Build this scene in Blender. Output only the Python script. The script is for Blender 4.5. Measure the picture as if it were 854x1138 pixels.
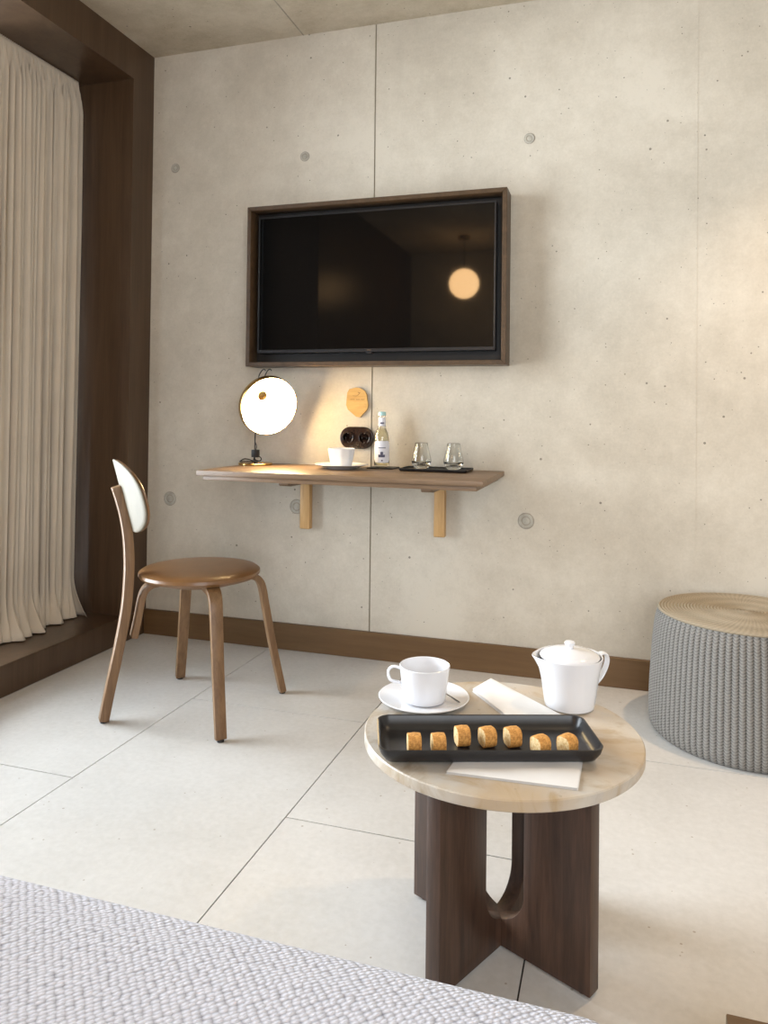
import bpy, bmesh, math, random
from mathutils import Vector, Matrix
PI = math.pi
for o in list(bpy.data.objects): bpy.data.objects.remove(o, do_unlink=True)
SC = bpy.context.scene
COL = SC.collection

# ------------------------------------------------------------------ camera
W, H = 854, 1138
F, CX, CY = 833.1, 429.5, 447.6
YAW, PITCH, ROLL = 0.303, 0.0139, 0.0113
CAM = Vector((1.9658, -2.8159, 0.966))
fw = Vector((-math.sin(YAW)*math.cos(PITCH), math.cos(YAW)*math.cos(PITCH), math.sin(PITCH)))
r0 = Vector((math.cos(YAW), math.sin(YAW), 0)); u0 = r0.cross(fw)
rt = r0*math.cos(ROLL) + u0*math.sin(ROLL); up = -r0*math.sin(ROLL) + u0*math.cos(ROLL)
cd = bpy.data.cameras.new('camera'); cam = bpy.data.objects.new('camera', cd); COL.objects.link(cam)
cd.sensor_fit = 'HORIZONTAL'; cd.sensor_width = 36.0; cd.lens = F*36.0/W
cd.shift_x = (W/2-CX)/W; cd.shift_y = (CY-H/2)/W
cd.clip_start = 0.05
m = Matrix.Identity(4)
for i in range(3):
    m[i][0], m[i][1], m[i][2], m[i][3] = rt[i], up[i], -fw[i], CAM[i]
cam.matrix_world = m
SC.camera = cam

# ------------------------------------------------------------------ world, light, exposure
SC.view_settings.view_transform = 'Standard'; SC.view_settings.look = 'None'
SC.view_settings.gamma = 1.0; SC.view_settings.use_curve_mapping = False
SC.view_settings.exposure = 0.06
wd = bpy.data.worlds.new('sky'); SC.world = wd; wd.use_nodes = True
bg = wd.node_tree.nodes['Background']; bg.inputs[0].default_value = (0.80, 0.90, 1.0, 1); bg.inputs[1].default_value = 1.0

def area(name, loc, target, sx, sy, power, col):
    l = bpy.data.lights.new(name, 'AREA'); l.shape = 'RECTANGLE'; l.size = sx; l.size_y = sy
    l.energy = power; l.color = col
    o = bpy.data.objects.new(name, l); COL.objects.link(o); o.location = loc
    d = Vector(target)-Vector(loc); o.rotation_euler = d.to_track_quat('-Z', 'Y').to_euler()
    return o
# daylight through the tall window in the left wall, and an added fill light behind the camera
area('daylight_window', (-0.62, -1.28, 1.25), (1.0, -1.28, 1.05), 1.45, 2.25, 186, (0.83, 0.925, 1.0))
area('rear_fill', (3.0, -4.30, 1.45), (2.0, -1.0, 0.9), 1.9, 1.9, 58, (0.93, 0.96, 1.0))
# warm ceiling downlight over the pouf, just past the right edge of the view
DL = Vector((2.66, -0.58, 2.505))
sl = bpy.data.lights.new('downlight_beam', 'SPOT'); sl.energy = 72; sl.color = (1.0, 0.70, 0.42); sl.spot_size = math.radians(88); sl.spot_blend = 0.9; sl.shadow_soft_size = 0.035
so = bpy.data.objects.new('downlight_beam', sl); COL.objects.link(so); so.location = DL - Vector((0, 0, 0.012))

# ------------------------------------------------------------------ materials
def mat(name): 
    m = bpy.data.materials.new(name); m.use_nodes = True
    nt = m.node_tree; b = nt.nodes['Principled BSDF']
    return m, nt, b
def N(nt, t, **kw):
    n = nt.nodes.new(t)
    for k, v in kw.items():
        if k in ('operation', 'blend_type', 'data_type', 'feature', 'noise_dimensions', 'interpolation', 'offset', 'wave_type', 'bands_direction', 'voronoi_dimensions', 'rings_direction', 'wave_profile'): setattr(n, k, v)
        else: n.inputs[k].default_value = v
    return n
def L(nt, a, b): nt.links.new(a, b)
def coords(nt, scale=(1, 1, 1), rot=(0, 0, 0)):
    tc = nt.nodes.new('ShaderNodeTexCoord'); mp = nt.nodes.new('ShaderNodeMapping')
    mp.inputs['Scale'].default_value = scale; mp.inputs['Rotation'].default_value = rot
    L(nt, tc.outputs['Object'], mp.inputs['Vector']); return mp.outputs['Vector']
def noise(nt, vec, scale, detail=4, rough=0.55, dist=0.0):
    n = N(nt, 'ShaderNodeTexNoise', Scale=scale, Detail=detail, Roughness=rough, Distortion=dist); L(nt, vec, n.inputs['Vector']); return n.outputs['Fac']
def ramp(nt, fac, stops):
    r = nt.nodes.new('ShaderNodeValToRGB'); e = r.color_ramp.elements
    while len(e) < len(stops): e.new(0.5)
    for i, (p, c) in enumerate(stops): e[i].position = p; e[i].color = (*c, 1)
    L(nt, fac, r.inputs['Fac']); return r.outputs['Color']
def mix(nt, fac, a, b, mode='MIX'):
    n = nt.nodes.new('ShaderNodeMix'); n.data_type = 'RGBA'; n.blend_type = mode
    for s, v in ((n.inputs[0], fac), (n.inputs[6], a), (n.inputs[7], b)):
        if isinstance(v, (int, float)): s.default_value = v
        elif isinstance(v, tuple): s.default_value = (*v, 1)
        else: L(nt, v, s)
    return n.outputs[2]
def math_(nt, op, a, b=0.0, c=None):
    n = nt.nodes.new('ShaderNodeMath'); n.operation = op
    for i, v in enumerate([a, b] + ([c] if c is not None else [])):
        if isinstance(v, (int, float)): n.inputs[i].default_value = v
        else: L(nt, v, n.inputs[i])
    return n.outputs[0]
def bump(nt, b, h, strength=0.3, dist=0.002):
    n = nt.nodes.new('ShaderNodeBump'); n.inputs['Strength'].default_value = strength; n.inputs['Distance'].default_value = dist
    L(nt, h, n.inputs['Height']); L(nt, n.outputs['Normal'], b.inputs['Normal'])
def plain(name, col, rough=0.5, metal=0.0, var=0.06, coat=0.0, spec=None, scale=30):
    m, nt, b = mat(name)
    v = noise(nt, coords(nt), scale, 3)
    c2 = tuple(max(0, x*(1-var)) for x in col); c1 = tuple(min(1, x*(1+var)) for x in col)
    L(nt, ramp(nt, v, [(0.3, c2), (0.7, c1)]), b.inputs['Base Color'])
    b.inputs['Roughness'].default_value = rough; b.inputs['Metallic'].default_value = metal
    b.inputs['Coat Weight'].default_value = coat
    if spec is not None: b.inputs['Specular IOR Level'].default_value = spec
    return m
def wood(name, dark, light, grain=(40, 40, 3), rough=0.45, bstr=0.12, coat=0.0):
    m, nt, b = mat(name)
    v = coords(nt, grain)
    n1 = noise(nt, v, 1.0, 6, 0.62, 0.6); n2 = noise(nt, coords(nt, tuple(g*5 for g in grain)), 1.0, 3, 0.5)
    f = math_(nt, 'ADD', math_(nt, 'MULTIPLY', n1, 0.75), math_(nt, 'MULTIPLY', n2, 0.25))
    L(nt, ramp(nt, f, [(0.36, dark), (0.64, light)]), b.inputs['Base Color'])
    b.inputs['Roughness'].default_value = rough; b.inputs['Coat Weight'].default_value = coat
    bump(nt, b, f, bstr, 0.0008); return m
def concrete(name, c_dark, c_mid, c_light, pits=True, patch=1.3):
    m, nt, b = mat(name); v = coords(nt)
    big = noise(nt, v, patch, 5, 0.6, 0.3); med = noise(nt, v, 9, 6, 0.65); fine = noise(nt, v, 120, 3, 0.6)
    f = math_(nt, 'ADD', math_(nt, 'MULTIPLY', big, 0.52), math_(nt, 'ADD', math_(nt, 'ADD', math_(nt, 'MULTIPLY', med, 0.22), math_(nt, 'MULTIPLY', noise(nt, v, 38, 5, 0.7), 0.14)), math_(nt, 'MULTIPLY', fine, 0.12)))
    c = ramp(nt, f, [(0.38, c_dark), (0.5, c_mid), (0.60, c_light)])
    hgt = fine
    if pits:
        msk = None
        for sc, rad, thr in ((16, 0.045, 0.35), (36, 0.070, 0.45), (10, 0.030, 0.40), (60, 0.075, 0.55)):
            vo = N(nt, 'ShaderNodeTexVoronoi', Scale=sc, Randomness=1.0); vo.feature = 'F1'
            L(nt, v, vo.inputs['Vector'])
            sep = nt.nodes.new('ShaderNodeSeparateColor'); L(nt, vo.outputs['Color'], sep.inputs[0])
            rr = math_(nt, 'MULTIPLY', math_(nt, 'MAXIMUM', math_(nt, 'SUBTRACT', sep.outputs[0], thr), 0.0), rad*2.6)
            k = math_(nt, 'LESS_THAN', vo.outputs['Distance'], rr)
            msk = k if msk is None else math_(nt, 'MAXIMUM', msk, k)
        c = mix(nt, math_(nt, 'MULTIPLY', msk, 0.7), c, (0.10, 0.085, 0.065))
        hgt = math_(nt, 'SUBTRACT', math_(nt, 'MULTIPLY', fine, 0.25), msk)
    L(nt, c, b.inputs['Base Color']); b.inputs['Roughness'].default_value = 0.8; b.inputs['Specular IOR Level'].default_value = 0.25
    bump(nt, b, hgt, 0.3, 0.002); return m

M = {}
M['wall'] = concrete('board_concrete', (0.455, 0.405, 0.33), (0.555, 0.50, 0.415), (0.64, 0.585, 0.495))
M['ceiling'] = concrete('ceiling_concrete', (0.38, 0.32, 0.235), (0.50, 0.43, 0.325), (0.60, 0.53, 0.42), True, 2.2)
M['plain_wall'] = concrete('rear_wall_concrete', (0.40, 0.38, 0.35), (0.50, 0.48, 0.44), (0.58, 0.55, 0.5), False)
M['plug'] = concrete('tie_hole_concrete', (0.30, 0.28, 0.24), (0.42, 0.39, 0.33), (0.50, 0.47, 0.4), False, 20)
M['plug_dark'] = concrete('shade_and_seam_concrete', (0.25, 0.22, 0.18), (0.33, 0.29, 0.24), (0.40, 0.36, 0.30), False, 20)
M['joint'] = plain('joint_grey', (0.26, 0.225, 0.165), 0.9)
def tile_mat():
    m, nt, b = mat('limestone_tile'); v = coords(nt)
    big = noise(nt, v, 2.5, 5, 0.6); fine = noise(nt, v, 60, 4, 0.6)
    f = math_(nt, 'ADD', math_(nt, 'MULTIPLY', big, 0.6), math_(nt, 'MULTIPLY', fine, 0.4))
    c = ramp(nt, f, [(0.35, (0.565, 0.545, 0.515)), (0.65, (0.685, 0.665, 0.64))])
    vo = N(nt, 'ShaderNodeTexVoronoi', Scale=38.0); L(nt, v, vo.inputs['Vector'])
    sep = nt.nodes.new('ShaderNodeSeparateColor'); L(nt, vo.outputs['Color'], sep.inputs[0])
    rr = math_(nt, 'MULTIPLY', math_(nt, 'MAXIMUM', math_(nt, 'SUBTRACT', sep.outputs[0], 0.5), 0.0), 0.22)
    k = math_(nt, 'LESS_THAN', vo.outputs['Distance'], rr)
    c = mix(nt, math_(nt, 'MULTIPLY', k, 0.65), c, (0.30, 0.24, 0.17))
    L(nt, c, b.inputs['Base Color']); b.inputs['Roughness'].default_value = 0.42; b.inputs['Specular IOR Level'].default_value = 0.35
    bump(nt, b, fine, 0.08, 0.001); return m
M['tile'] = tile_mat()
M['grout'] = plain('grout', (0.055, 0.05, 0.045), 0.9)
M['bronze'] = wood('dark_stained_panel', (0.060, 0.033, 0.017), (0.096, 0.056, 0.031), (22, 22, 1.2), 0.30, 0.04)
M['skirting'] = wood('brown_skirting', (0.125, 0.066, 0.025), (0.165, 0.092, 0.038), (2, 30, 30), 0.45, 0.04)
M['chair'] = wood('walnut_stained_oak', (0.155, 0.080, 0.034), (0.250, 0.142, 0.066), (70, 70, 5), 0.4, 0.12)
M['chair_edge'] = wood('plywood_edge', (0.42, 0.29, 0.18), (0.55, 0.40, 0.27), (70, 70, 5), 0.5)
M['leather'] = plain('brown_leather_seat', (0.185, 0.088, 0.031), 0.36, 0, 0.12, 0.15, None, 14)
M['cream_shell'] = plain('cream_backrest', (0.185, 0.158, 0.115), 0.6)
M['shelf'] = wood('grey_brown_oak_shelf', (0.150, 0.090, 0.048), (0.245, 0.155, 0.090), (4, 60, 60), 0.42)
M['bracket'] = wood('light_oak_bracket', (0.50, 0.29, 0.11), (0.64, 0.40, 0.18), (60, 60, 5), 0.45)
M['tvframe'] = wood('walnut_tv_frame', (0.050, 0.027, 0.012), (0.092, 0.052, 0.025), (30, 30, 30), 0.42)
M['tableleg'] = wood('smoked_oak', (0.036, 0.018, 0.011), (0.085, 0.044, 0.027), (60, 60, 4), 0.42, 0.2)
M['black'] = plain('black_plastic', (0.012, 0.011, 0.011), 0.45)
M['tray'] = plain('matte_black_stoneware', (0.017, 0.016, 0.017), 0.34)
M['bakelite'] = plain('dark_bakelite', (0.022, 0.012, 0.010), 0.18, 0, 0.1)
M['white'] = plain('white_porcelain', (0.78, 0.785, 0.815), 0.12, 0, 0.01, 0.3)
M['napkin'] = plain('white_linen', (0.76, 0.74, 0.72), 0.85, 0, 0.02)
M['chrome'] = plain('polished_metal', (0.75, 0.72, 0.68), 0.12, 1.0)
M['steel'] = plain('dark_spoon_steel', (0.35, 0.34, 0.33), 0.2, 1.0)
M['brass'] = plain('brass', (0.68, 0.44, 0.16), 0.25, 1.0)
M['plaque'] = wood('pale_plywood_plaque', (0.46, 0.265, 0.075), (0.58, 0.36, 0.12), (6, 30, 60), 0.5)
M['burnt'] = plain('engraved_line', (0.22, 0.12, 0.04), 0.7)
M['teal'] = plain('pale_teal_cap', (0.42, 0.66, 0.66), 0.35)
M['label'] = plain('paper_label', (0.82, 0.82, 0.88), 0.6)
M['ink'] = plain('label_ink', (0.10, 0.10, 0.16), 0.7)
M['bezel'] = plain('tv_bezel', (0.020, 0.020, 0.022), 0.3)
def screen_mat():
    m, nt, b = mat('tv_screen'); v = noise(nt, coords(nt), 3.0)
    L(nt, ramp(nt, v, [(0, (0.003, 0.003, 0.003)), (1, (0.004, 0.004, 0.004))]), b.inputs['Base Color'])
    b.inputs['Roughness'].default_value = 0.035; b.inputs['IOR'].default_value = 1.45; return m
M['screen'] = screen_mat()
def glass_mat(name, col, rough=0.0, ior=1.45):
    m, nt, b = mat(name); b.inputs['Base Color'].default_value = (*col, 1); b.inputs['Roughness'].default_value = rough
    b.inputs['Transmission Weight'].default_value = 1.0; b.inputs['IOR'].default_value = ior; return m
M['glass'] = glass_mat('clear_glass', (0.98, 0.99, 0.98))
M['water'] = glass_mat('pale_drink', (0.97, 0.90, 0.66), 0, 1.33)
def pane_mat():
    m, nt, b = mat('window_pane'); nt.nodes.remove(b)
    t = nt.nodes.new('ShaderNodeBsdfTransparent'); g = nt.nodes.new('ShaderNodeBsdfGlossy'); g.inputs['Roughness'].default_value = 0.02
    f = nt.nodes.new('ShaderNodeFresnel'); x = nt.nodes.new('ShaderNodeMixShader')
    L(nt, f.outputs[0], x.inputs[0]); L(nt, t.outputs[0], x.inputs[1]); L(nt, g.outputs[0], x.inputs[2])
    L(nt, x.outputs[0], nt.nodes['Material Output'].inputs[0]); return m
M['pane'] = pane_mat()
def emit(name, col, s):
    m, nt, b = mat(name); b.inputs['Base Color'].default_value = (0.9, 0.85, 0.75, 1)
    b.inputs['Emission Color'].default_value = (*col, 1); b.inputs['Emission Strength'].default_value = s; return m
M['diffuser'] = emit('lit_diffuser', (1.0, 0.72, 0.36), 44.0)
M['globe'] = emit('lit_globe', (1.0, 0.60, 0.27), 26.0)
def curtain_mat():
    m, nt, b = mat('beige_curtain_cloth'); v = coords(nt)
    n = noise(nt, v, 6, 3); w = noise(nt, coords(nt, (500, 500, 120)), 1, 2)
    L(nt, ramp(nt, n, [(0.3, (0.68, 0.58, 0.46)), (0.7, (0.74, 0.64, 0.515))]), b.inputs['Base Color'])
    b.inputs['Roughness'].default_value = 0.9; b.inputs['Sheen Weight'].default_value = 0.15
    bump(nt, b, w, 0.15, 0.0006)
    tr = nt.nodes.new('ShaderNodeBsdfTranslucent'); tr.inputs[0].default_value = (0.60, 0.53, 0.43, 1)
    mx = nt.nodes.new('ShaderNodeMixShader'); mx.inputs[0].default_value = 0.18
    L(nt, b.outputs[0], mx.inputs[1]); L(nt, tr.outputs[0], mx.inputs[2]); L(nt, mx.outputs[0], nt.nodes['Material Output'].inputs[0]); return m
M['curtain'] = curtain_mat()
def travertine():
    m, nt, b = mat('travertine'); v = coords(nt, (1, 1, 1), (0, 0, 0.6))
    n1 = noise(nt, v, 7, 8, 0.62, 1.4); n2 = noise(nt, coords(nt, (1, 1, 1), (0.3, 0, 0)), 2.6, 4, 0.55, 0.5)
    c = ramp(nt, n1, [(0.33, (0.40, 0.315, 0.22)), (0.46, (0.56, 0.505, 0.43)), (0.56, (0.53, 0.495, 0.45)), (0.68, (0.38, 0.295, 0.195))])
    c = mix(nt, ramp(nt, n2, [(0.45, (0, 0, 0)), (0.58, (1, 1, 1))]), c, mix(nt, 0.62, c, (0.46, 0.30, 0.14)))
    vo = N(nt, 'ShaderNodeTexVoronoi', Scale=55.0); L(nt, v, vo.inputs['Vector'])
    sep = nt.nodes.new('ShaderNodeSeparateColor'); L(nt, vo.outputs['Color'], sep.inputs[0])
    rr = math_(nt, 'MULTIPLY', math_(nt, 'MAXIMUM', math_(nt, 'SUBTRACT', sep.outputs[0], 0.6), 0.0), 0.45)
    k = math_(nt, 'LESS_THAN', vo.outputs['Distance'], rr)
    c = mix(nt, math_(nt, 'MULTIPLY', k, 0.5), c, (0.34, 0.27, 0.19))
    L(nt, c, b.inputs['Base Color']); b.inputs['Roughness'].default_value = 0.33
    bump(nt, b, math_(nt, 'SUBTRACT', math_(nt, 'MULTIPLY', n1, 0.2), k), 0.25, 0.0012); return m
M['travertine'] = travertine()
def knit(name, c_lo, c_hi, bw, bh, rot, plane):
    """chunky flat weave: slanted yarn ends with gaps between them"""
    m, nt, b = mat(name)
    v = coords(nt, (1, 1, 1), rot)
    if plane == 'xy': vec = v
    vs = nt.nodes.new('ShaderNodeMapping'); vs.inputs['Scale'].default_value = (1/bw, 1/bh, 1/bh); L(nt, v, vs.inputs['Vector'])
    vo = N(nt, 'ShaderNodeTexVoronoi', Scale=1.0, Randomness=0.42); vo.feature = 'F1'; vo.voronoi_dimensions = '2D'; L(nt, vs.outputs['Vector'], vo.inputs['Vector'])
    f = math_(nt, 'ADD', vo.outputs['Distance'], math_(nt, 'MULTIPLY', noise(nt, v, 260, 2), 0.22))
    L(nt, ramp(nt, f, [(0.42, c_hi), (0.70, tuple(x*0.5+y*0.5 for x, y in zip(c_lo, c_hi))), (0.92, c_lo)]), b.inputs['Base Color'])  # shade between the yarns is painted into the colour
    b.inputs['Roughness'].default_value = 0.95; b.inputs['Specular IOR Level'].default_value = 0.1
    bump(nt, b, math_(nt, 'SUBTRACT', 1.0, f), 0.75, 0.0030); return m
M['upholstery'] = knit('grey_woven_upholstery', (0.28, 0.28, 0.32), (0.69, 0.69, 0.76), 0.0066, 0.0040, (0, 0, -0.75), 'xy')
def rope(name, lo, hi, around):
    m, nt, b = mat(name)
    tc = nt.nodes.new('ShaderNodeTexCoord'); sp = nt.nodes.new('ShaderNodeSeparateXYZ'); L(nt, tc.outputs['Object'], sp.inputs[0])
    ang = math_(nt, 'ARCTAN2', sp.outputs[1], sp.outputs[0])
    rad = math_(nt, 'SQRT', math_(nt, 'ADD', math_(nt, 'MULTIPLY', sp.outputs[0], sp.outputs[0]), math_(nt, 'MULTIPLY', sp.outputs[1], sp.outputs[1])))
    if around:   # vertical ribs on the side: knots up each rib
        a = math_(nt, 'MULTIPLY', ang, 46.0); ribv = math_(nt, 'ABSOLUTE', math_(nt, 'SINE', a)); bco = math_(nt, 'MULTIPLY', sp.outputs[2], 2*PI/0.0085)
        st = math_(nt, 'SINE', math_(nt, 'ADD', bco, math_(nt, 'MULTIPLY', ribv, 4.0)))
        s = math_(nt, 'ADD', math_(nt, 'MULTIPLY', math_(nt, 'POWER', ribv, 0.6), 1.3), math_(nt, 'SUBTRACT', math_(nt, 'MULTIPLY', st, 0.5), 0.75))
    else:        # spiral rows on the lid
        a = math_(nt, 'MULTIPLY', rad, 2*PI/0.0085); bco = math_(nt, 'MULTIPLY', ang, 96.0)
        s = math_(nt, 'ADD', math_(nt, 'MULTIPLY', math_(nt, 'SINE', a), 0.35), math_(nt, 'MULTIPLY', math_(nt, 'SINE', math_(nt, 'ADD', bco, a)), 0.3))
    n = noise(nt, tc.outputs['Object'], 220, 2)
    f = math_(nt, 'ADD', math_(nt, 'MULTIPLY', math_(nt, 'MULTIPLY_ADD', s, 0.5, 0.5), 0.6), math_(nt, 'MULTIPLY', n, 0.4))
    L(nt, ramp(nt, f, [(0.2, lo), (0.7, hi)]), b.inputs['Base Color']); b.inputs['Roughness'].default_value = 0.9; b.inputs['Specular IOR Level'].default_value = 0.15
    bump(nt, b, f, 0.7, 0.003); return m
M['rope_side'] = rope('grey_knitted_rope', (0.075, 0.070, 0.063), (0.265, 0.25, 0.23), True)
M['rope_top'] = rope('warm_lit_knitted_rope', (0.23, 0.19, 0.135), (0.37, 0.315, 0.235), False)  # same knit as the side, tinted for the warm light above
def crust(name, a, b_):
    m, nt, b = mat(name); v = coords(nt)
    n = noise(nt, v, 220, 4, 0.7)
    L(nt, ramp(nt, n, [(0.36, a), (0.62, b_)]), b.inputs['Base Color']); b.inputs['Roughness'].default_value = 0.75
    bump(nt, b, n, 0.5, 0.002); return m
M['crust'] = crust('golden_crust', (0.42, 0.17, 0.035), (0.74, 0.38, 0.10))
M['crumb'] = crust('cream_crumb', (0.62, 0.38, 0.14), (0.86, 0.68, 0.38))

# ------------------------------------------------------------------ mesh helpers (world coordinates)
def bm_(): return bmesh.new()
def box(bm, a, b, bev=0.0, seg=2):
    x0, y0, z0 = a; x1, y1, z1 = b
    t = bmesh.new(); bmesh.ops.create_cube(t, size=1.0)
    for v in t.verts: v.co = Vector(((x0+x1)/2 + v.co.x*(x1-x0), (y0+y1)/2 + v.co.y*(y1-y0), (z0+z1)/2 + v.co.z*(z1-z0)))
    if bev: bmesh.ops.bevel(t, geom=t.edges[:], offset=bev, segments=seg, affect='EDGES', profile=0.5)
    merge(bm, t); return bm
def merge(bm, t, mtx=None):
    if mtx is not None: bmesh.ops.transform(t, matrix=mtx, verts=t.verts[:])
    mp = [bm.verts.new(v.co) for v in t.verts]; t.verts.index_update()
    for f in t.faces:
        try:
            nf = bm.faces.new([mp[v.index] for v in f.verts]); nf.smooth = f.smooth; nf.material_index = f.material_index
        except ValueError: pass
    t.free()
def lathe(bm, prof, c=(0, 0, 0), seg=48, close=True, mod=None):
    """prof: list of (r,z); revolve about z through c"""
    rings = []
    for r, z in prof:
        if r < 1e-6: rings.append([bm.verts.new((c[0], c[1], c[2]+z))]); continue
        ring = []
        for i in range(seg):
            a = 2*PI*i/seg; rr = r if mod is None else r + mod(a, r, z)
            ring.append(bm.verts.new((c[0]+rr*math.cos(a), c[1]+rr*math.sin(a), c[2]+z)))
        rings.append(ring)
    for A, B in zip(rings, rings[1:]):
        for i in range(seg):
            j = (i+1) % seg
            if len(A) == 1 and len(B) == 1: continue
            if len(A) == 1: f = [A[0], B[j], B[i]]
            elif len(B) == 1: f = [A[i], A[j], B[0]]
            else: f = [A[i], A[j], B[j], B[i]]
            try: bm.faces.new(f).smooth = True
            except ValueError: pass
    return bm
def prism(bm, pts, axis_o, ax_u, ax_v, ax_n, thick, bev=0.0, seg=2):
    """polygon pts (u,v) extruded by thick along ax_n, centred"""
    t = bmesh.new(); o = Vector(axis_o); U, V, Nn = Vector(ax_u), Vector(ax_v), Vector(ax_n)
    A = [t.verts.new(o+U*p[0]+V*p[1]-Nn*thick/2) for p in pts]; B = [t.verts.new(o+U*p[0]+V*p[1]+Nn*thick/2) for p in pts]
    n = len(pts); t.faces.new(A[::-1]); t.faces.new(B)
    for i in range(n): t.faces.new([A[i], A[(i+1) % n], B[(i+1) % n], B[i]])
    bmesh.ops.recalc_face_normals(t, faces=t.faces[:])
    if bev: 
        es = [e for e in t.edges if e.calc_face_angle(0) > 0.6]
        bmesh.ops.bevel(t, geom=es, offset=bev, segments=seg, affect='EDGES', profile=0.5, clamp_overlap=True)
    merge(bm, t); return bm
def tube(bm, pts, rad, seg=10, flat=1.0, closed=False, side=None):
    """sweep an ellipse (rad x rad*flat) along pts; rad may be a list"""
    P = [Vector(p) for p in pts]; n = len(P); rings = []
    ref = Vector(side) if side else None
    prev = None
    for i in range(n):
        t = ((P[(i+1) % n]-P[i-1]) if closed else (P[min(i+1, n-1)]-P[max(i-1, 0)])).normalized()
        if ref is not None: s = (ref - t*ref.dot(t)).normalized()
        elif prev is None:
            s = t.cross(Vector((0, 0, 1))); s = s.normalized() if s.length > 1e-3 else Vector((1, 0, 0))
        else: s = (prev - t*prev.dot(t)).normalized()
        prev = s; q = t.cross(s); r = rad[i] if isinstance(rad, (list, tuple)) else rad
        rings.append([bm.verts.new(P[i] + s*(r*math.cos(2*PI*k/seg)) + q*(r*flat*math.sin(2*PI*k/seg))) for k in range(seg)])
    for i in range(n if closed else n-1):
        A, B = rings[i], rings[(i+1) % n]
        for k in range(seg): bm.faces.new([A[k], A[(k+1) % seg], B[(k+1) % seg], B[k]]).smooth = True
    if not closed:
        bm.faces.new(rings[0][::-1]); bm.faces.new(rings[-1])
    return bm
def smooth_path(pts, n=8):
    """Catmull-Rom through pts"""
    P = [Vector(p) for p in pts]; out = []
    for i in range(len(P)-1):
        p0, p1, p2, p3 = P[max(i-1, 0)], P[i], P[i+1], P[min(i+2, len(P)-1)]
        for k in range(n):
            t = k/n
            out.append(0.5*((2*p1)+(p2-p0)*t+(2*p0-5*p1+4*p2-p3)*t*t+(3*p1-p0-3*p2+p3)*t**3))
    out.append(P[-1]); return out
def strip(bm, prof, width, thick, ang, c, bev=0.003):
    """bent-ply strip: profile (r,z) in the radial plane at angle ang, rectangular section; width may be a list"""
    R = Vector((math.cos(ang), math.sin(ang), 0)); T = Vector((-math.sin(ang), math.cos(ang), 0)); C = Vector(c)
    P = smooth_path([(p[0], 0, p[1]) for p in prof], 6); n = len(P)
    t = bmesh.new(); rings = []
    for i, p in enumerate(P):
        d = (P[min(i+1, n-1)]-P[max(i-1, 0)]).normalized(); nrm = Vector((-d.z, 0, d.x))
        w = width if not isinstance(width, (list, tuple)) else width[0]+(width[1]-width[0])*i/(n-1)
        ring = []
        for a, b in ((-1, -1), (1, -1), (1, 1), (-1, 1)):
            q = p + nrm*(b*thick/2); ring.append(t.verts.new(C + R*q.x + Vector((0, 0, q.z)) + T*(a*w/2)))
        rings.append(ring)
    for A, B in zip(rings, rings[1:]):
        for k in range(4): t.faces.new([A[k], A[(k+1) % 4], B[(k+1) % 4], B[k]])
    t.faces.new(rings[0][::-1]); t.faces.new(rings[-1])
    bmesh.ops.recalc_face_normals(t, faces=t.faces[:])
    es = [e for e in t.edges if e.calc_face_angle(0) > 0.9]
    bmesh.ops.bevel(t, geom=es, offset=bev, segments=2, affect='EDGES', profile=0.5)
    for f in t.faces: f.smooth = True
    merge(bm, t); return bm
def rrect(hx, hy, r, n=6):
    pts = []
    for cx, cy, a0 in ((hx-r, hy-r, 0), (-hx+r, hy-r, PI/2), (-hx+r, -hy+r, PI), (hx-r, -hy+r, 3*PI/2)):
        for k in range(n+1):
            a = a0+PI/2*k/n; pts.append((cx+r*math.cos(a), cy+r*math.sin(a)))
    return pts
def loft(bm, loops, cap0=True, cap1=True, smooth=True):
    R = [[bm.verts.new(p) for p in lp] for lp in loops]; n = len(R[0])
    for A, B in zip(R, R[1:]):
        for k in range(n): bm.faces.new([A[k], A[(k+1) % n], B[(k+1) % n], B[k]]).smooth = smooth
    if cap0: bm.faces.new(R[0][::-1])
    if cap1: bm.faces.new(R[-1])
    return bm

def obj(name, bm, m, parent=None, loc=None, auto=True, recalc=True):
    """links bm (world coordinates) as one mesh object; a child is stored relative to its parent"""
    if recalc: bmesh.ops.recalc_face_normals(bm, faces=bm.faces[:])
    org = Vector((0, 0, 0))
    if parent is not None: org = wloc(parent)
    elif loc is not None: org = Vector(loc)
    if loc is not None and parent is not None: pass
    bmesh.ops.translate(bm, verts=bm.verts[:], vec=-org)
    me = bpy.data.meshes.new(name); bm.to_mesh(me); bm.free()
    me.set_sharp_from_angle(angle=math.radians(40))
    for x in (m if isinstance(m, (list, tuple)) else [m]): me.materials.append(x)
    o = bpy.data.objects.new(name, me); COL.objects.link(o)
    if parent is not None: o.parent = parent
    else: o.location = org
    return o
def wloc(o):
    v = Vector(o.location)
    while o.parent is not None: o = o.parent; v = v + Vector(o.location)
    return v
def tag(o, label, cat, group=None):
    o['label'] = label; o['category'] = cat
    if group: o['group'] = group
    return o
def thing(name, label, cat, loc, group=None):
    o = bpy.data.objects.new(name, None); COL.objects.link(o); o.location = loc; o.empty_display_size = 0.05
    return tag(o, label, cat, group)
def struct(name, bm, m, parent=None, loc=None):
    o = obj(name, bm, m, parent, loc)
    if parent is None: o['kind'] = 'structure'
    return o
def dup(root, loc, rotz, label, group=None):
    r = root.copy(); COL.objects.link(r); r.location = loc; r.rotation_euler = (0, 0, rotz); r['label'] = label
    if group: r['group'] = group
    for ch in list(root.children):
        c = ch.copy(); COL.objects.link(c); c.parent = r
        for g in ch.children:
            d = g.copy(); COL.objects.link(d); d.parent = c
    return r

# ------------------------------------------------------------------ the room
HC = 2.516; XR = 4.2; YB = -4.4; WT = 0.2
SEAM = 1.026
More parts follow.
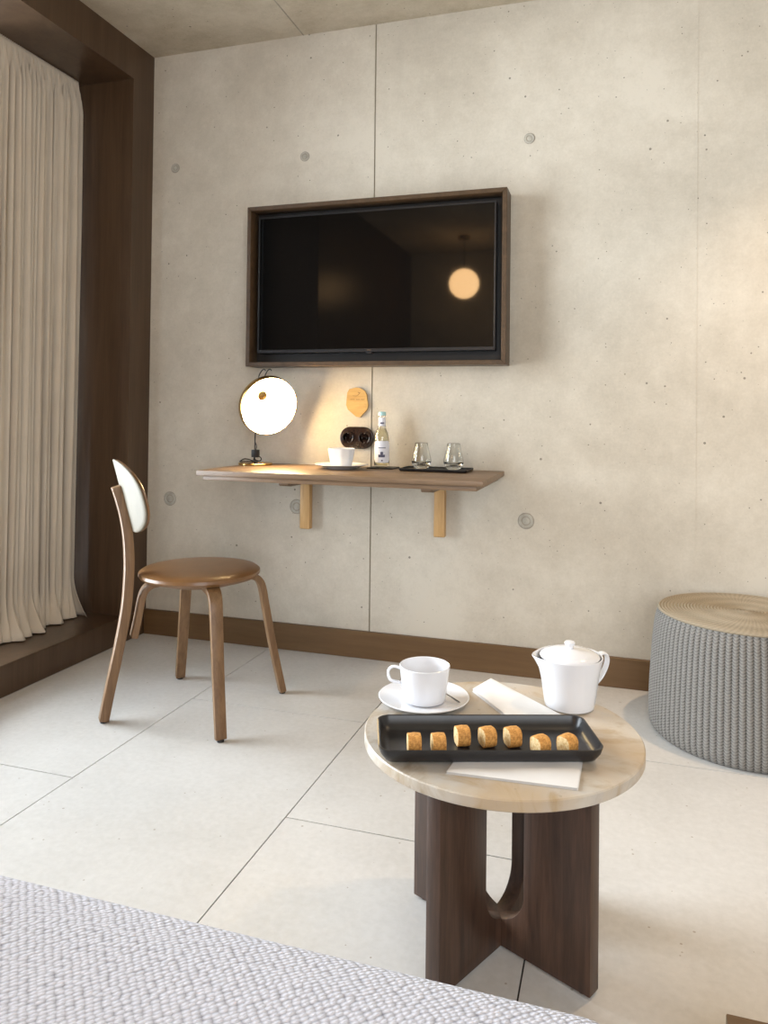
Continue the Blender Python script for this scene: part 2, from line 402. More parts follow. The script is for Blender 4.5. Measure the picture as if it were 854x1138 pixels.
# back wall, cast in two lifts with a narrow open joint between them
b = bm_(); box(b, (-0.9, 0, -0.1), (SEAM-0.0028, WT, HC+0.1)); box(b, (SEAM+0.0028, 0, -0.1), (XR+0.1, WT, HC+0.1))
wall_back = struct('wall_back', b, M['wall'])
b = bm_(); box(b, (SEAM-0.0035, 0.0022, 0), (SEAM+0.0035, 0.05, HC)); obj('joint', b, M['joint'], wall_back)
b = bm_(); box(b, (2.215, -0.0006, 0.45), (2.219, 0.01, HC)); obj('board_mark', b, M['wall'], wall_back)
for i, (x, z) in enumerate([(0.114, 2.019), (0.724, 2.014), (1.635, 1.998), (0.112, 0.587), (0.708, 0.581), (1.634, 0.572)]):
    def on_wall(bm): bmesh.ops.transform(bm, matrix=Matrix.Translation((x, 0, z)) @ Matrix.Rotation(PI/2, 4, 'X'), verts=bm.verts[:]); return bm
    big = 0.031 if z < 1 else 0.021
    p = obj('tie_hole', on_wall(lathe(bm_(), [(0, 0.0006), (big*0.98, 0.0006), (big, -0.004), (0, -0.004)], seg=32)), M['plug_dark'], wall_back)  # dark disc paints the shade of a shallow recess
    obj('plug', on_wall(lathe(bm_(), [(0, 0.0008), (big*0.42, 0.0008), (big*0.47, 0.0002), (big*0.55, 0.0004), (big*0.6, 0.0022), (big*0.84, 0.0022), (big*0.9, 0.0004), (big*0.9, -0.002), (0, -0.002)], seg=32)), M['plug'], p)
# ceiling
b = bm_(); box(b, (-0.9, YB-0.1, HC), (XR+0.1, WT, HC+0.15)); ceil = struct('ceiling', b, M['ceiling'])
b = bm_(); box(b, (0.709, YB, HC-0.0008), (0.714, 0.0, HC+0.01)); obj('board_mark', b, M['plug_dark'], ceil)
# floor: 60 x 120 tiles in half bond
b = bm_(); G = 0.0016
xs = [-0.001-0.6, -0.001, 0.599, 1.2095, 1.81, 2.41, 3.01, 3.61, 4.21]; offs = [-0.583, -1.167, -0.589, -1.165, -0.576, -1.165, -0.58, -1.165]
for i in range(len(xs)-1):
    y = offs[i]+2.4
    while y > YB:
        y1 = min(y, 0.0); y0 = max(y-1.2, YB)
        if y1-y0 > 0.02: box(b, (xs[i]+G, y0+G, -0.03), (xs[i+1]-G, y1-G, 0.0))
        y -= 1.2
floor = struct('floor', b, M['tile'])
b = bm_(); box(b, (-0.61, YB, -0.08), (XR, 0.0, -0.003)); obj('grout_bed', b, M['grout'], floor)
# skirting along the back wall
b = bm_(); box(b, (0.0, -0.015, 0.0), (XR, 0.0, 0.106), 0.0015, 1); struct('baseboard_back', b, M['skirting'])
# right and rear walls
b = bm_(); box(b, (XR, YB-0.1, -0.1), (XR+0.1, 0, HC+0.1)); struct('wall_right', b, M['plain_wall'])
b = bm_(); wx0, wx1, wz0, wz1 = 2.05, 3.95, 0.5, 2.4  # unseen opening added to go with the rear fill light
for a, c in (((-0.9, YB-0.1, -0.1), (wx0, YB, HC)), ((wx1, YB-0.1, -0.1), (XR, YB, HC)), ((wx0, YB-0.1, -0.1), (wx1, YB, wz0)), ((wx0, YB-0.1, wz1), (wx1, YB, HC))): box(b, a, c)
struct('wall_rear', b, M['plain_wall'])
# left wall: dark stained box frame around the window bay
JY = -0.144; NY = -2.05; BD = -0.42; SZ = 0.108; FZ = 2.363
b = bm_(); box(b, (BD, YB, FZ), (0, 0, HC)); struct('trim_1', b, M['bronze'])
b = bm_(); box(b, (BD, JY, SZ), (0, 0, FZ)); struct('trim_2', b, M['bronze'])
b = bm_(); box(b, (BD, YB, 0.0), (0, 0, SZ), 0.002, 1); struct('trim_3', b, M['bronze'])
b = bm_(); box(b, (BD, YB, SZ), (0, NY, FZ)); struct('wall_left', b, M['bronze'])
# window behind the curtain
b = bm_(); fx = BD
for a, c in (((fx-0.05, JY-0.05, SZ), (fx, JY, FZ)), ((fx-0.05, NY, SZ), (fx, NY+0.05, FZ)), ((fx-0.05, NY+0.05, SZ), (fx, JY-0.05, SZ+0.05)), ((fx-0.05, NY+0.05, FZ-0.05), (fx, JY-0.05, FZ))): box(b, a, c, 0.003, 1)
win = struct('window_1', b, M['black'])
b = bm_(); box(b, (fx-0.03, NY+0.05, SZ+0.05), (fx-0.022, JY-0.05, FZ-0.05)); obj('pane', b, M['pane'], win)

# ------------------------------------------------------------------ curtain
def make_curtain():
    random.seed(4)
    y0, y1 = -0.188, -0.66; ztop, zbot = 2.360, 0.112
    # fold positions (from the wall end towards the camera), phase accumulates at an uneven pace
    NS = 260; NZ = 64
    knots = [0]; 
    while knots[-1] < 1.0: knots.append(knots[-1]+random.uniform(0.034, 0.064))
    def phase(s):
        for i in range(len(knots)-1):
            if s <= knots[i+1]: return i+(s-knots[i])/(knots[i+1]-knots[i])
        return len(knots)
    amps = [random.uniform(0.010, 0.022) for _ in range(40)]
    drift = [random.uniform(-0.012, 0.012) for _ in range(40)]
    pud = [random.uniform(0.03, 0.095) for _ in range(40)]
    b = bm_(); V = []
    for iz in range(NZ+1):
        # denser rows at the top and the bottom
        t = iz/NZ; t = t - 0.10*math.sin(2*PI*t); row = []
        for js in range(NS+1):
            s = js/NS; ph = phase(s); i = int(ph); fr = ph-i
            A = amps[i]*(1-fr)+amps[i+1]*fr; D = drift[i]*(1-fr)+drift[i+1]*fr; Pd = pud[i]*(1-fr)+pud[i+1]*fr
            body = min(1.0, t/0.06)
            x = -0.243 + 0.004*math.sin(ph*2*PI*3.0)*(1-body) + body*A*math.cos(2*PI*ph) + body*0.008*math.sin(2*PI*ph*0.5+3*t)
            y = y0+(y1-y0)*s + body*(D*math.sin(PI*t)*1.0 + 0.010*math.sin(2*PI*ph+0.6)) 
            y -= 0.010*max(0, 1-s*3.0)*math.sin(min(1, max(0, (t-0.25)/0.6))*PI/2)
            z = ztop+(zbot-ztop)*t
            if t < 0.022: x -= 0.003
            if t > 0.93:
                k = (t-0.93)/0.07; x += Pd*k*k*(0.55+0.45*math.cos(2*PI*ph)); y -= 0.03*k*k - 0.05*k*k*max(0, 1-s*4)*0; z = z + 0.012*(1+math.cos(2*PI*ph))*k*(1-k) 
                y += 0.022*k*k*math.sin(2*PI*ph)
            if t >= 0.999: z = zbot
            row.append(b.verts.new((x, min(y, JY-0.004), z)))
        V.append(row)
    for A, B in zip(V, V[1:]):
        for k in range(NS): b.faces.new([A[k], A[k+1], B[k+1], B[k]]).smooth = True
    o = obj('curtain', b, M['curtain'], None, (-0.243, -0.42, 0.108))
    sm = o.modifiers.new('thick', 'SOLIDIFY'); sm.thickness = 0.0016
    tag(o, 'floor-length beige pleated curtain gathered at the left edge of the room', 'curtain')
make_curtain()

# ------------------------------------------------------------------ television in its box frame
def make_tv():
    x0, x1, z0, z1, d = 0.519, 1.568, 1.148, 1.793, 0.100; w = 0.017
    t = thing('television', 'black flat-screen television hung in a deep walnut box frame', 'television', ((x0+x1)/2, -0.03, z0))
    for pts, kind in (
        ([(x0, z0), (x1, z0), (x1-w, z0+w), (x0+w, z0+w)], 'h'), ([(x0, z1), (x1, z1), (x1-w, z1-w), (x0+w, z1-w)], 'h'),
        ([(x0, z0), (x0, z1), (x0+w, z1-w), (x0+w, z0+w)], 'v'), ([(x1, z0), (x1, z1), (x1-w, z1-w), (x1-w, z0+w)], 'v')):
        obj('frame_board', prism(bm_(), pts, (0, -d/2-0.0005, 0), (1, 0, 0), (0, 0, 1), (0, 1, 0), d, 0.0012, 1), M['tvframe'], t)
    b = bm_(); box(b, (x0+w, -0.030, z0+w), (x1-w, -0.012, z1-w)); obj('back_panel', b, M['black'], t)
    sx0, sx1, sz0, sz1 = x0+0.042, x1-0.042, z0+0.054, z1-0.041
    b = bm_(); y = -0.082
    for a, c in (((sx0, y, sz0), (sx0+0.006, -0.03, sz1)), ((sx1-0.006, y, sz0), (sx1, -0.03, sz1)), ((sx0+0.006, y, sz0), (sx1-0.006, -0.03, sz0+0.013)), ((sx0+0.006, y, sz1-0.006), (sx1-0.006, -0.03, sz1))): box(b, a, c, 0.001, 1)
    bz = obj('bezel', b, M['bezel'], t)
    xm = (sx0+sx1)/2-0.005
    b = bm_(); box(b, (xm-0.012, y-0.001, sz0-0.007), (xm+0.012, y+0.02, sz0+0.0005), 0.001, 1); obj('sensor', b, M['bezel'], bz)
    b = bm_(); box(b, (xm-0.009, y-0.0008, sz0+0.004), (xm+0.009, y+0.001, sz0+0.009)); obj('maker_mark', b, M['steel'], bz)
    b = bm_(); box(b, (sx0+0.005, -0.079, sz0+0.012), (sx1-0.005, -0.032, sz1-0.005)); obj('screen', b, M['screen'], t)
make_tv()

# ------------------------------------------------------------------ wall shelf used as a desk
SHZ = 0.754
def make_shelf():
    x0, x1, yf = 0.515, 1.552, -0.452
    t = thing('wall_shelf', 'long brown oak desk shelf on two light brackets below the television', 'shelf', ((x0+x1)/2, -0.2, SHZ-0.04))
    b = bm_(); box(b, (x0, yf, SHZ-0.019), (x1, -0.001, SHZ), 0.002, 2); obj('top_board', b, M['shelf'], t)
    b = bm_(); box(b, (x0+0.022, yf+0.010, SHZ-0.035), (x1-0.022, -0.001, SHZ-0.0192), 0.002, 2); obj('lower_board', b, M['shelf'], t)
    for xb in (0.757, 1.311):
        k = 0.0225
        # bracket: upright against the wall and an arm with a rounded lower front
        br = obj('bracket', prism(bm_(), [(-0.001, 0.497), (-0.030, 0.497), (-0.034, 0.503), (-0.034, 0.700), (-0.001, 0.700)], (xb, 0, 0), (0, 1, 0), (0, 0, 1), (1, 0, 0), 2*k-0.004, 0.002), M['bracket'], t)
        arm = [(-0.001, SHZ-0.035), (-0.001, 0.684), (-0.205, 0.684), (-0.225, 0.686), (-0.234, 0.692), (-0.235, SHZ-0.035)]
        obj('bracket_arm', prism(bm_(), arm, (xb, 0, 0), (0, 1, 0), (0, 0, 1), (1, 0, 0), 2*k-0.004, 0.0015), M['shelf'], br)
make_shelf()

# ------------------------------------------------------------------ table lamp on the shelf
def make_lamp():
    bx, by = 0.572, -0.105; z = SHZ
    t = thing('table_lamp', 'lit table lamp with round white face on the left of the shelf', 'lamp', (bx, by, z))
    obj('base', lathe(bm_(), [(0, 0), (0.066, 0), (0.068, 0.002), (0.068, 0.006), (0.066, 0.008), (0.012, 0.009), (0.0, 0.009)], (bx, by, z), 56), M['brass'], t)
    hc = Vector((0.654, -0.150, 0.987))          # centre of the lit face
    n = Vector((0.74, -0.64, -0.26)).normalized()   # way the face looks
    q = n.to_track_quat('Z', 'Y').to_matrix().to_4x4(); Mx = Matrix.Translation(hc) @ q
    R = 0.114
    b = lathe(bm_(), [(R, 0.0), (R+0.003, -0.003), (R+0.0045, -0.012), (R+0.0045, -0.026), (R*0.96, -0.040), (R*0.8, -0.054), (R*0.5, -0.066), (R*0.2, -0.071), (0, -0.072)], seg=64)
    bmesh.ops.transform(b, matrix=Mx, verts=b.verts[:]); sh = obj('shade', b, M['brass'], t)
    b = lathe(bm_(), [(0, 0.004), (R*0.6, 0.003), (R*0.98, 0.0005), (R, -0.003), (0, -0.004)], seg=64)
    bmesh.ops.transform(b, matrix=Mx, verts=b.verts[:]); obj('diffuser', b, M['diffuser'], t)['label'] = 'glowing white diffuser'
    b = lathe(bm_(), [(0, 0.0), (0.018, 0.0), (0.0195, 0.002), (0.0185, 0.005), (0.013, 0.0065), (0, 0.007)], seg=28)
    loc = Vector((-0.038, 0.044, 0.0025))
    bmesh.ops.transform(b, matrix=Mx @ Matrix.Translation(loc), verts=b.verts[:]); KNOB.append(obj('dimmer_knob', b, M['brass'], t))
    # wire stem rises behind the head and hooks over it
    top = hc - n*0.03 + Vector((0.012, 0, 0.137))
    for dx in (-0.008, 0.008):
        pts = [(bx-0.008, by+0.01, z+0.006), (bx-0.009, by+0.012, z+0.09), (bx-0.005, by+0.02, z+0.18), (hc.x-0.055+dx, hc.y+0.065, hc.z+0.05), (top.x-0.036+dx*1.6, top.y, top.z-0.035), (top.x-0.022+dx*1.6, top.y-0.006, top.z-0.006), (top.x-0.008+dx*1.6, top.y-0.010, top.z+0.002), (top.x-0.001+dx*1.6, top.y-0.012, top.z-0.004)]
        obj('stem_wire', tube(bm_(), smooth_path(pts, 8), 0.0022, 8), M['black'], t)
    # cord, switch and coil on the foot
    sx, sy = bx+0.000, by+0.0
    sw = bm_(); box(sw, (sx-0.0135, sy-0.011, z+0.030), (sx+0.0135, sy+0.011, z+0.060), 0.002, 2); sw = obj('cord_switch', sw, M['black'], t)
    pts = [(sx+0.001, sy, z+0.058), (sx+0.004, sy, z+0.075), (sx-0.003, sy, z+0.095), (sx-0.004, sy+0.005, z+0.13), (sx+0.005, sy+0.012, z+0.19)]
    obj('cord', tube(bm_(), smooth_path(pts, 8), 0.0022, 8), M['black'], t)
    pts = [(sx+0.006, sy, z+0.032), (sx+0.020, sy-0.002, z+0.032), (sx+0.027, sy-0.002, z+0.024), (sx+0.020, sy, z+0.016), (sx+0.002, sy, z+0.018), (sx-0.006, sy, z+0.030)]
    obj('cord', tube(bm_(), smooth_path(pts, 8), 0.0022, 8), M['black'], t)
    pts = [(sx-0.006, sy, z+0.032), (sx-0.010, sy, z+0.016), (sx-0.028, sy, z+0.020), (sx-0.048, sy-0.004, z+0.022), (sx-0.066, sy-0.004, z+0.012), (sx-0.064, sy, z+0.0115), (sx-0.03, sy+0.008, z+0.0115), (sx+0.005, sy+0.01, z+0.0115)]
    obj('cord', tube(bm_(), smooth_path(pts, 8), 0.0022, 8), M['black'], t)
KNOB = []
make_lamp()

# ------------------------------------------------------------------ cups, saucers, spoon
def cup_profile(r0, r1, h, th=0.0028):
    return [(0, 0.0), (r0*0.72, 0.0), (r0*0.78, -0.0015), (r0*0.95, 0.0), (r0, 0.003), (r0+(r1-r0)*0.5, h*0.5), (r1, h-0.001), (r1-th*0.5, h), (r1-th, h-0.001), (r0+(r1-r0)*0.5-th, h*0.5), (r0-th, 0.010), (r0*0.75, 0.005), (0, 0.0045)]
def saucer_profile(R, h=0.013):
    return [(0, 0.002), (R*0.42, 0.002), (R*0.45, 0.0), (R*0.52, 0.0), (R*0.56, 0.003), (R*0.85, h*0.75), (R, h), (R+0.0006, h+0.0012), (R-0.001, h+0.0022), (R*0.84, h*0.78+0.002), (R*0.60, 0.0058), (R*0.5, 0.0048), (0, 0.0046)]
TZ = 0.390
def handle_path(c, d, r_top, z_top, r_bot, z_bot, out, peak):
    """open ear handle in the vertical plane through d"""
    d = Vector((d[0], d[1], 0)).normalized(); c = Vector(c)
    P = [(r_top-0.003, z_top), (r_top+out*0.45, z_top+peak), (r_top+out*0.9, z_top-0.001), (r_top+out, z_top-0.012), (r_top+out*0.75, z_top-0.024), (r_bot+out*0.2, z_bot+0.010), (r_bot-0.002, z_bot)]
    return smooth_path([c + d*a + Vector((0, 0, zz)) for a, zz in P], 8), d
sc1 = (1.5935, -1.350, TZ)
s = obj('saucer', lathe(bm_(), saucer_profile(0.0905, 0.011), sc1, 72), M['white'], None, sc1)
tag(s, 'white porcelain saucer on the round stone table, under the cup', 'saucer')
cc = (1.5965, -1.357, TZ+0.0068)
t = thing('teacup', 'white porcelain cup with an ear handle on the round stone table', 'cup', cc)
obj('bowl', lathe(bm_(), cup_profile(0.0425, 0.0505, 0.069), cc, 72), M['white'], t)
P, d = handle_path(cc, (-0.985, -0.17), 0.0495, 0.058, 0.0435, 0.020, 0.024, 0.004)
obj('handle', tube(bm_(), P, 0.0052, 12, 0.5, side=(-d.y, d.x, 0)), M['white'], t)
# spoon lying on the saucer, handle towards the right front rim
def make_spoon():
    a = Vector((1.610, -1.312, TZ+0.0145)); e = Vector((1.6705, -1.372, TZ+0.0150))
    t = thing('teaspoon', 'small steel teaspoon lying on the saucer beside the cup', 'spoon', a)
    h = tube(bm_(), [a, a*0.7+e*0.3+Vector((0, 0, 0.001)), a*0.35+e*0.65+Vector((0, 0, 0.001)), a*0.08+e*0.92, e], [0.0014, 0.0014, 0.0018, 0.003, 0.0022], 10, 0.5, side=((e-a).cross(Vector((0, 0, 1))).normalized()))
    obj('handle', h, M['steel'], t)
    dr = (a-e).normalized(); b = lathe(bm_(), [(0, -0.003), (0.004, -0.0022), (0.0075, 0.0), (0.0072, 0.0006), (0.004, -0.0012), (0, -0.002)], seg=24)
    ang = math.atan2(dr.y, dr.x)
    bmesh.ops.transform(b, matrix=Matrix.Translation(a+dr*0.012+Vector((0, 0, 0.0012))) @ Matrix.Rotation(ang, 4, 'Z') @ Matrix.Diagonal((1.7, 1, 1, 1)), verts=b.verts[:])
    obj('bowl', b, M['steel'], t)
make_spoon()

# ------------------------------------------------------------------ teapot (lidded milk jug)
def make_pot():
    c = Vector((1.873, -1.279, TZ)); h = 0.100
    t = thing('teapot', 'white lidded porcelain jug at the back of the round stone table', 'jug', c)
    right = Vector((math.cos(YAW), math.sin(YAW), 0)); back = Vector((-math.sin(YAW), math.cos(YAW), 0))
    sa = math.atan2(-right.y-0.10*back.y, -right.x-0.10*back.x)
    def lip(a, r, z):
        k = max(0.0, math.cos(a-sa)); e = max(0, (z-0.074)/0.026)
        return 0.0115*e*k**12
    prof = [(0, 0), (0.044, 0), (0.048, 0.003), (0.0495, 0.010), (0.053, 0.035), (0.058, 0.07), (0.0625, 0.090), (0.0645, h), (0.0635, h+0.0012), (0.0615, h), (0.0590, 0.085), (0.050, 0.03), (0.046, 0.008), (0, 0.006)]
    obj('body', lathe(bm_(), prof, c, 96, mod=lip), M['white'], t)
    lid = obj('lid', lathe(bm_(), [(0, 0.095), (0.0575, 0.0965), (0.0585, 0.099), (0.057, 0.1015), (0.05, 0.106), (0.036, 0.1105), (0.02, 0.113), (0.0075, 0.114), (0, 0.114)], c, 72), M['white'], t)
    obj('knob', lathe(bm_(), [(0, 0.112), (0.0070, 0.113), (0.0066, 0.1165), (0.0074, 0.119), (0.0102, 0.122), (0.0106, 0.125), (0.0084, 0.1275), (0, 0.1283)], c, 32), M['white'], lid)
    d = right*0.94+back*0.34
    pts = [(0.0605, 0.089), (0.072, 0.0965), (0.083, 0.095), (0.0885, 0.085), (0.0855, 0.070), (0.075, 0.052), (0.0625, 0.040), (0.0535, 0.034)]
    P = smooth_path([c+d.normalized()*a+Vector((0, 0, z)) for a, z in pts], 8)
    obj('handle', tube(bm_(), P, 0.0075, 12, 0.42, side=Vector((0, 0, 1)).cross(d).normalized()), M['white'], t)
make_pot()

# ------------------------------------------------------------------ napkins and tray
def sheet(name, corners, z0, layers, lt, label, skew=0.0022, curve=0.0):
    """folded cloth: layers of slightly offset rounded quads, soft fold on one side"""
    b = bm_()
    cs = [Vector((*p, 0)) for p in corners]; cen = sum(cs, Vector())/4
    for k in range(layers):
        n = 14; loops = []
        ins = 0.0006*k+skew*(k % 2)
        q = [cen+(p-cen)*(1-ins*8) for p in cs]
        z = z0+k*lt; g = []
        for i in range(n+1):
            row = []
            for j in range(n+1):
                u, v = i/n, j/n
                p = (q[0]*(1-u)+q[1]*u)*(1-v)+(q[3]*(1-u)+q[2]*u)*v
                edge = min(u, 1-u, v, 1-v)
                wob = 0.0009*math.sin(9*u+2.3*k)*math.sin(7*v+k)
                row.append((p.x, p.y, z, edge, wob, u, v))
            g.append(row)
        top = [[b.verts.new((r[0], r[1], r[2]+lt*0.96*min(1, 0.35+r[3]*14)+(wobk := (r[4] if k == layers-1 else 0)*min(1, r[3]*8))+curve*math.sin(PI*r[5])*math.sin(PI*r[6])*(k/layers))) for r in row] for row in g]
        bot = [[b.verts.new((r[0], r[1], r[2]+0.0001)) for r in row] for row in g]
        for i in range(n):
            for j in range(n):
                b.faces.new([top[i][j], top[i+1][j], top[i+1][j+1], top[i][j+1]]).smooth = True
                b.faces.new([bot[i][j+1], bot[i+1][j+1], bot[i+1][j], bot[i][j]])
        for i in range(n):
            b.faces.new([top[i][0], bot[i][0], bot[i+1][0], top[i+1][0]]); b.faces.new([top[i+1][n], bot[i+1][n], bot[i][n], top[i][n]])
            b.faces.new([top[0][i+1], bot[0][i+1], bot[0][i], top[0][i]]); b.faces.new([top[n][i], bot[n][i], bot[n][i+1], top[n][i+1]])
    o = obj(name, b, M['napkin'], None, (cen.x, cen.y, z0)); return tag(o, label, 'napkin')
sheet('napkin', [(1.676, -1.268), (1.776, -1.400), (1.876, -1.358), (1.702, -1.192)], TZ+0.0003, 3, 0.0026, 'folded white napkin between the cup and the jug, behind the tray', curve=0.006)
sheet('napkin', [(1.703, -1.634), (1.908, -1.621), (1.910, -1.520), (1.712, -1.540)], TZ+0.0003, 3, 0.0016, 'folded cream napkin sticking out from under the front of the tray')
TRA = math.radians(18.9); TRC = Vector((1.7485, -1.5238, TZ+0.0049)); TU = Vector((math.cos(TRA), math.sin(TRA), 0)); TV_ = Vector((-math.sin(TRA), math.cos(TRA), 0))
def make_tray(name, c, U, V, hx, hy, h, m, label, cr=0.02, th=0.0045, flare=0.012):
    b = bm_(); c = Vector(c)
    def ring(ax, ay, r, z): return [c+U*p[0]+V*p[1]+Vector((0, 0, z)) for p in rrect(ax, ay, max(r, 0.002), 7)]
    f = flare
    loops = [ring(hx-f-0.004, hy-f-0.004, cr-0.004, 0.0), ring(hx-f, hy-f, cr, 0.0025), ring(hx-f*0.35, hy-f*0.35, cr+f*0.4, h*0.55), ring(hx-0.0006, hy-0.0006, cr+f*0.8, h-0.002), ring(hx-0.0004, hy-0.0004, cr+f*0.8, h-0.0006), ring(hx-th*0.5, hy-th*0.5, cr+f*0.7, h),
             ring(hx-th, hy-th, cr+f*0.6, h-0.001), ring(hx-th-f*0.35, hy-th-f*0.35, cr+f*0.2, h*0.5), ring(hx-th-f, hy-th-f, cr-0.001, th+0.001), ring(hx-th-f-0.006, hy-th-f-0.006, cr-0.005, th)]
    loft(b, loops)
    return tag(obj(name, b, m, None, c), label, 'tray')
make_tray('serving_tray', TRC, TU, TV_, 0.1870, 0.0740, 0.0255, M['tray'], 'long black rounded stoneware tray of cookies on the round stone table', 0.013)

# cookies: slices of a small log, browned round the outside, pale on the cut faces
def make_cookie():
    b = bm_(); n = 26; w = 0.0112
    pts = []
    for k in range(n):
        a = 2*PI*k/n; x = math.cos(a); z = math.sin(a)
        e = 0.62; px = math.copysign(abs(x)**e, x)*0.0150; pz = math.copysign(abs(z)**(e if z < 0 else 0.8), z)*0.0155
        pts.append((px, pz+0.0155))
    rnd = random.Random(3)
    L_ = []
    for x, sc in ((-w, 0.90), (-w*0.97, 0.97), (-w*0.6, 1.0), (0, 1.01), (w*0.6, 1.0), (w*0.97, 0.97), (w, 0.90)):
        L_.append([Vector((x, p[0]*sc+rnd.uniform(-.0004, .0004), 0.0155+(p[1]-0.0155)*sc+rnd.uniform(-.0004, .0004))) for p in pts])
    loft(b, L_)
    for f in b.faces:
        if len(f.verts) > 4 or abs(f.normal.x) > 0.8: f.material_index = 1
    b.normal_update()
    o = obj('cookie', b, [M['crust'], M['crumb']], None, (0, 0, 0))
    return o
ck = make_cookie()
spots = [((460.5, 826), 3, 'leftmost golden cookie on the black tray'), ((487.5, 826), 5, 'second golden cookie from the left on the black tray, in the front row'),
         ((514, 817.5), 9, 'third golden cookie from the left on the black tray, first of the back three'), ((542, 818.5), 19, 'fourth golden cookie from the left, at the middle of the black tray'),
         ((570, 818.5), 16, 'fifth golden cookie from the left on the black tray, last of the back three'), ((601, 828), 26, 'sixth golden cookie from the left on the black tray, pale cut side showing'),
         ((631, 827), 33, 'rightmost golden cookie on the black tray, nearest the rounded end')]
for i, ((px, py), rz, lab) in enumerate(spots):
    d = fw + rt*((px-CX)/F) - up*((py-CY)/F); zc = TRC.z+0.0047+0.0155; P = CAM + d*((zc-CAM.z)/d.z)
    o = ck if i == 0 else ck.copy()
    if i: COL.objects.link(o)
    o.location = (P.x, P.y, TRC.z+0.0047); o.rotation_euler = (0, 0, TRA+math.radians(rz)); tag(o, lab, 'cookie', 'golden cookies on the black tray')

# ------------------------------------------------------------------ round side table
def make_table():
    tc = Vector((1.762, -1.438, 0)); lc = Vector((1.759, -1.424, 0)); a = math.radians(-26)
    t = thing('side_table', 'round travertine side table on crossed dark oak panels', 'table', (tc.x, tc.y, 0))
    R = 0.2495
    obj('tabletop', lathe(bm_(), [(0, 0.371), (R-0.002, 0.371), (R, 0.373), (R, 0.388), (R-0.002, TZ), (0, TZ)], tc, 128), M['travertine'], t)
    d2 = Vector((math.cos(a), math.sin(a), 0)); d1 = Vector((-math.sin(a), math.cos(a), 0))
    hl = 0.192; top = 0.3705; z0 = 0.005; uw = 0.061; uc = 0.114
    def prof(hl_a, hl_b):
        p = [(-hl_a, z0), (hl_b, z0), (hl_b, top), (uw, top)]
        for k in range(25):
            g = -PI*k/24; p.append((uw*math.cos(g), uc+uw*math.sin(g)))
        p.append((-uw, top)); p.append((-hl_a, top)); return p
    for d, n, A, B in ((d2, d1, 0.195, 0.191), (d1, -d2, 0.192, 0.192)):
        pn = obj('leg_panel', prism(bm_(), prof(A, B), lc, d, (0, 0, 1), n, 0.030, 0.0018), M['tableleg'], t)
        for s in (-A+0.02, B-0.02):
            q = lc+d*s; obj('glide', lathe(bm_(), [(0, 0), (0.009, 0), (0.009, 0.0055), (0, 0.0055)], q, 20), M['black'], pn)
make_table()

# ------------------------------------------------------------------ chair
def make_chair():
    c = Vector((0.655, -0.645, 0)); A0 = math.atan2(0.697, 0.717); dd = Vector((math.cos(A0), math.sin(A0), 0)); lat = Vector((math.sin(A0), -math.cos(A0), 0))
    t = thing('dining_chair', 'brown bentwood chair with round leather seat and cream curved back', 'chair', (c.x, c.y, 0))
    seat = lathe(bm_(), [(0, 0.424), (0.172, 0.424), (0.187, 0.429), (0.1945, 0.438), (0.193, 0.447), (0.183, 0.4535), (0.15, 0.4570), (0.08, 0.4585), (0, 0.459)], c, 72); obj('seat', seat, M['leather'], t)
    obj('seat_base', lathe(bm_(), [(0, 0.408), (0.118, 0.408), (0.122, 0.411), (0.122, 0.424), (0, 0.424)], c, 48), M['chair'], t)
    leg = [(0.05, 0.416), (0.145, 0.416), (0.180, 0.410), (0.200, 0.393), (0.211, 0.366), (0.224, 0.30), (0.250, 0.17), (0.288, 0.006)]
    for k, da in enumerate((-PI/2, 0, PI/2)):
        an = A0+da
        lg = obj('leg', strip(bm_(), leg, (0.046, 0.033), 0.022, an, c), M['chair'], t)
        e = Vector((math.cos(an), math.sin(an), 0)); b = bm_()
        lathe(b, [(0, 0), (0.0105, 0), (0.0105, 0.008), (0, 0.008)], c+e*0.2875, 20); obj('glide', b, M['black'], lg)
    # rear leg: short bent strip under the seat glued to a long leg that carries the backrest
    an = A0+PI
    inner = [(0.05, 0.416), (0.135, 0.416), (0.160, 0.410), (0.176, 0.394), (0.185, 0.366), (0.193, 0.32), (0.206, 0.252)]
    obj('leg_brace', strip(bm_(), inner, 0.044, 0.020, an, c), M['chair'], t)
    spine = [(0.2915, 0.006), (0.2725, 0.11), (0.2500, 0.225), (0.2310, 0.34), (0.2245, 0.43), (0.2240, 0.50), (0.2300, 0.58), (0.2440, 0.655), (0.2660, 0.728)]
    sp = obj('rear_leg', strip(bm_(), spine, (0.034, 0.042), 0.029, an, c), M['chair'], t)
    b = bm_(); lathe(b, [(0, 0), (0.0105, 0), (0.0105, 0.008), (0, 0.008)], c-dd*0.291, 20); obj('glide', b, M['black'], sp)
    # backrest: oval shell bowed round the sitter
    def shell(off, th, grow, name, m, lab=None):
        b = bm_(); NA, NR = 72, 12; zc = 0.699; hw, hh = 0.185*grow, 0.113*grow
        def P(s, v, o):
            z = zc+v; u = -0.275+0.26*(0.811-z) + 0.95*s*s + o
            return c + dd*u + lat*s + Vector((0, 0, z))
        def ring(k, o): return [P(hw*k*math.copysign(abs(math.cos(g))**0.9, math.cos(g)), hh*k*math.copysign(abs(math.sin(g))**0.8, math.sin(g)), o) for g in [2*PI*i/NA for i in range(NA)]]
        loops = [ring(k/NR, off) for k in range(1, NR)]+[ring(0.985, off), ring(1.0, off+th*0.3), ring(1.0, off+th*0.7), ring(0.985, off+th)]+[ring(k/NR, off+th) for k in range(NR-1, 0, -1)]
        loft(b, loops)
        o = obj(name, b, m, t)
        if lab: o['label'] = lab
    shell(0.0, 0.007, 1.0, 'backrest', M['cream_shell'], 'cream outer shell of the backrest')
    shell(0.0075, 0.009, 0.985, 'backrest_pad', M['leather'], 'brown padded inner face of the backrest')
make_chair()

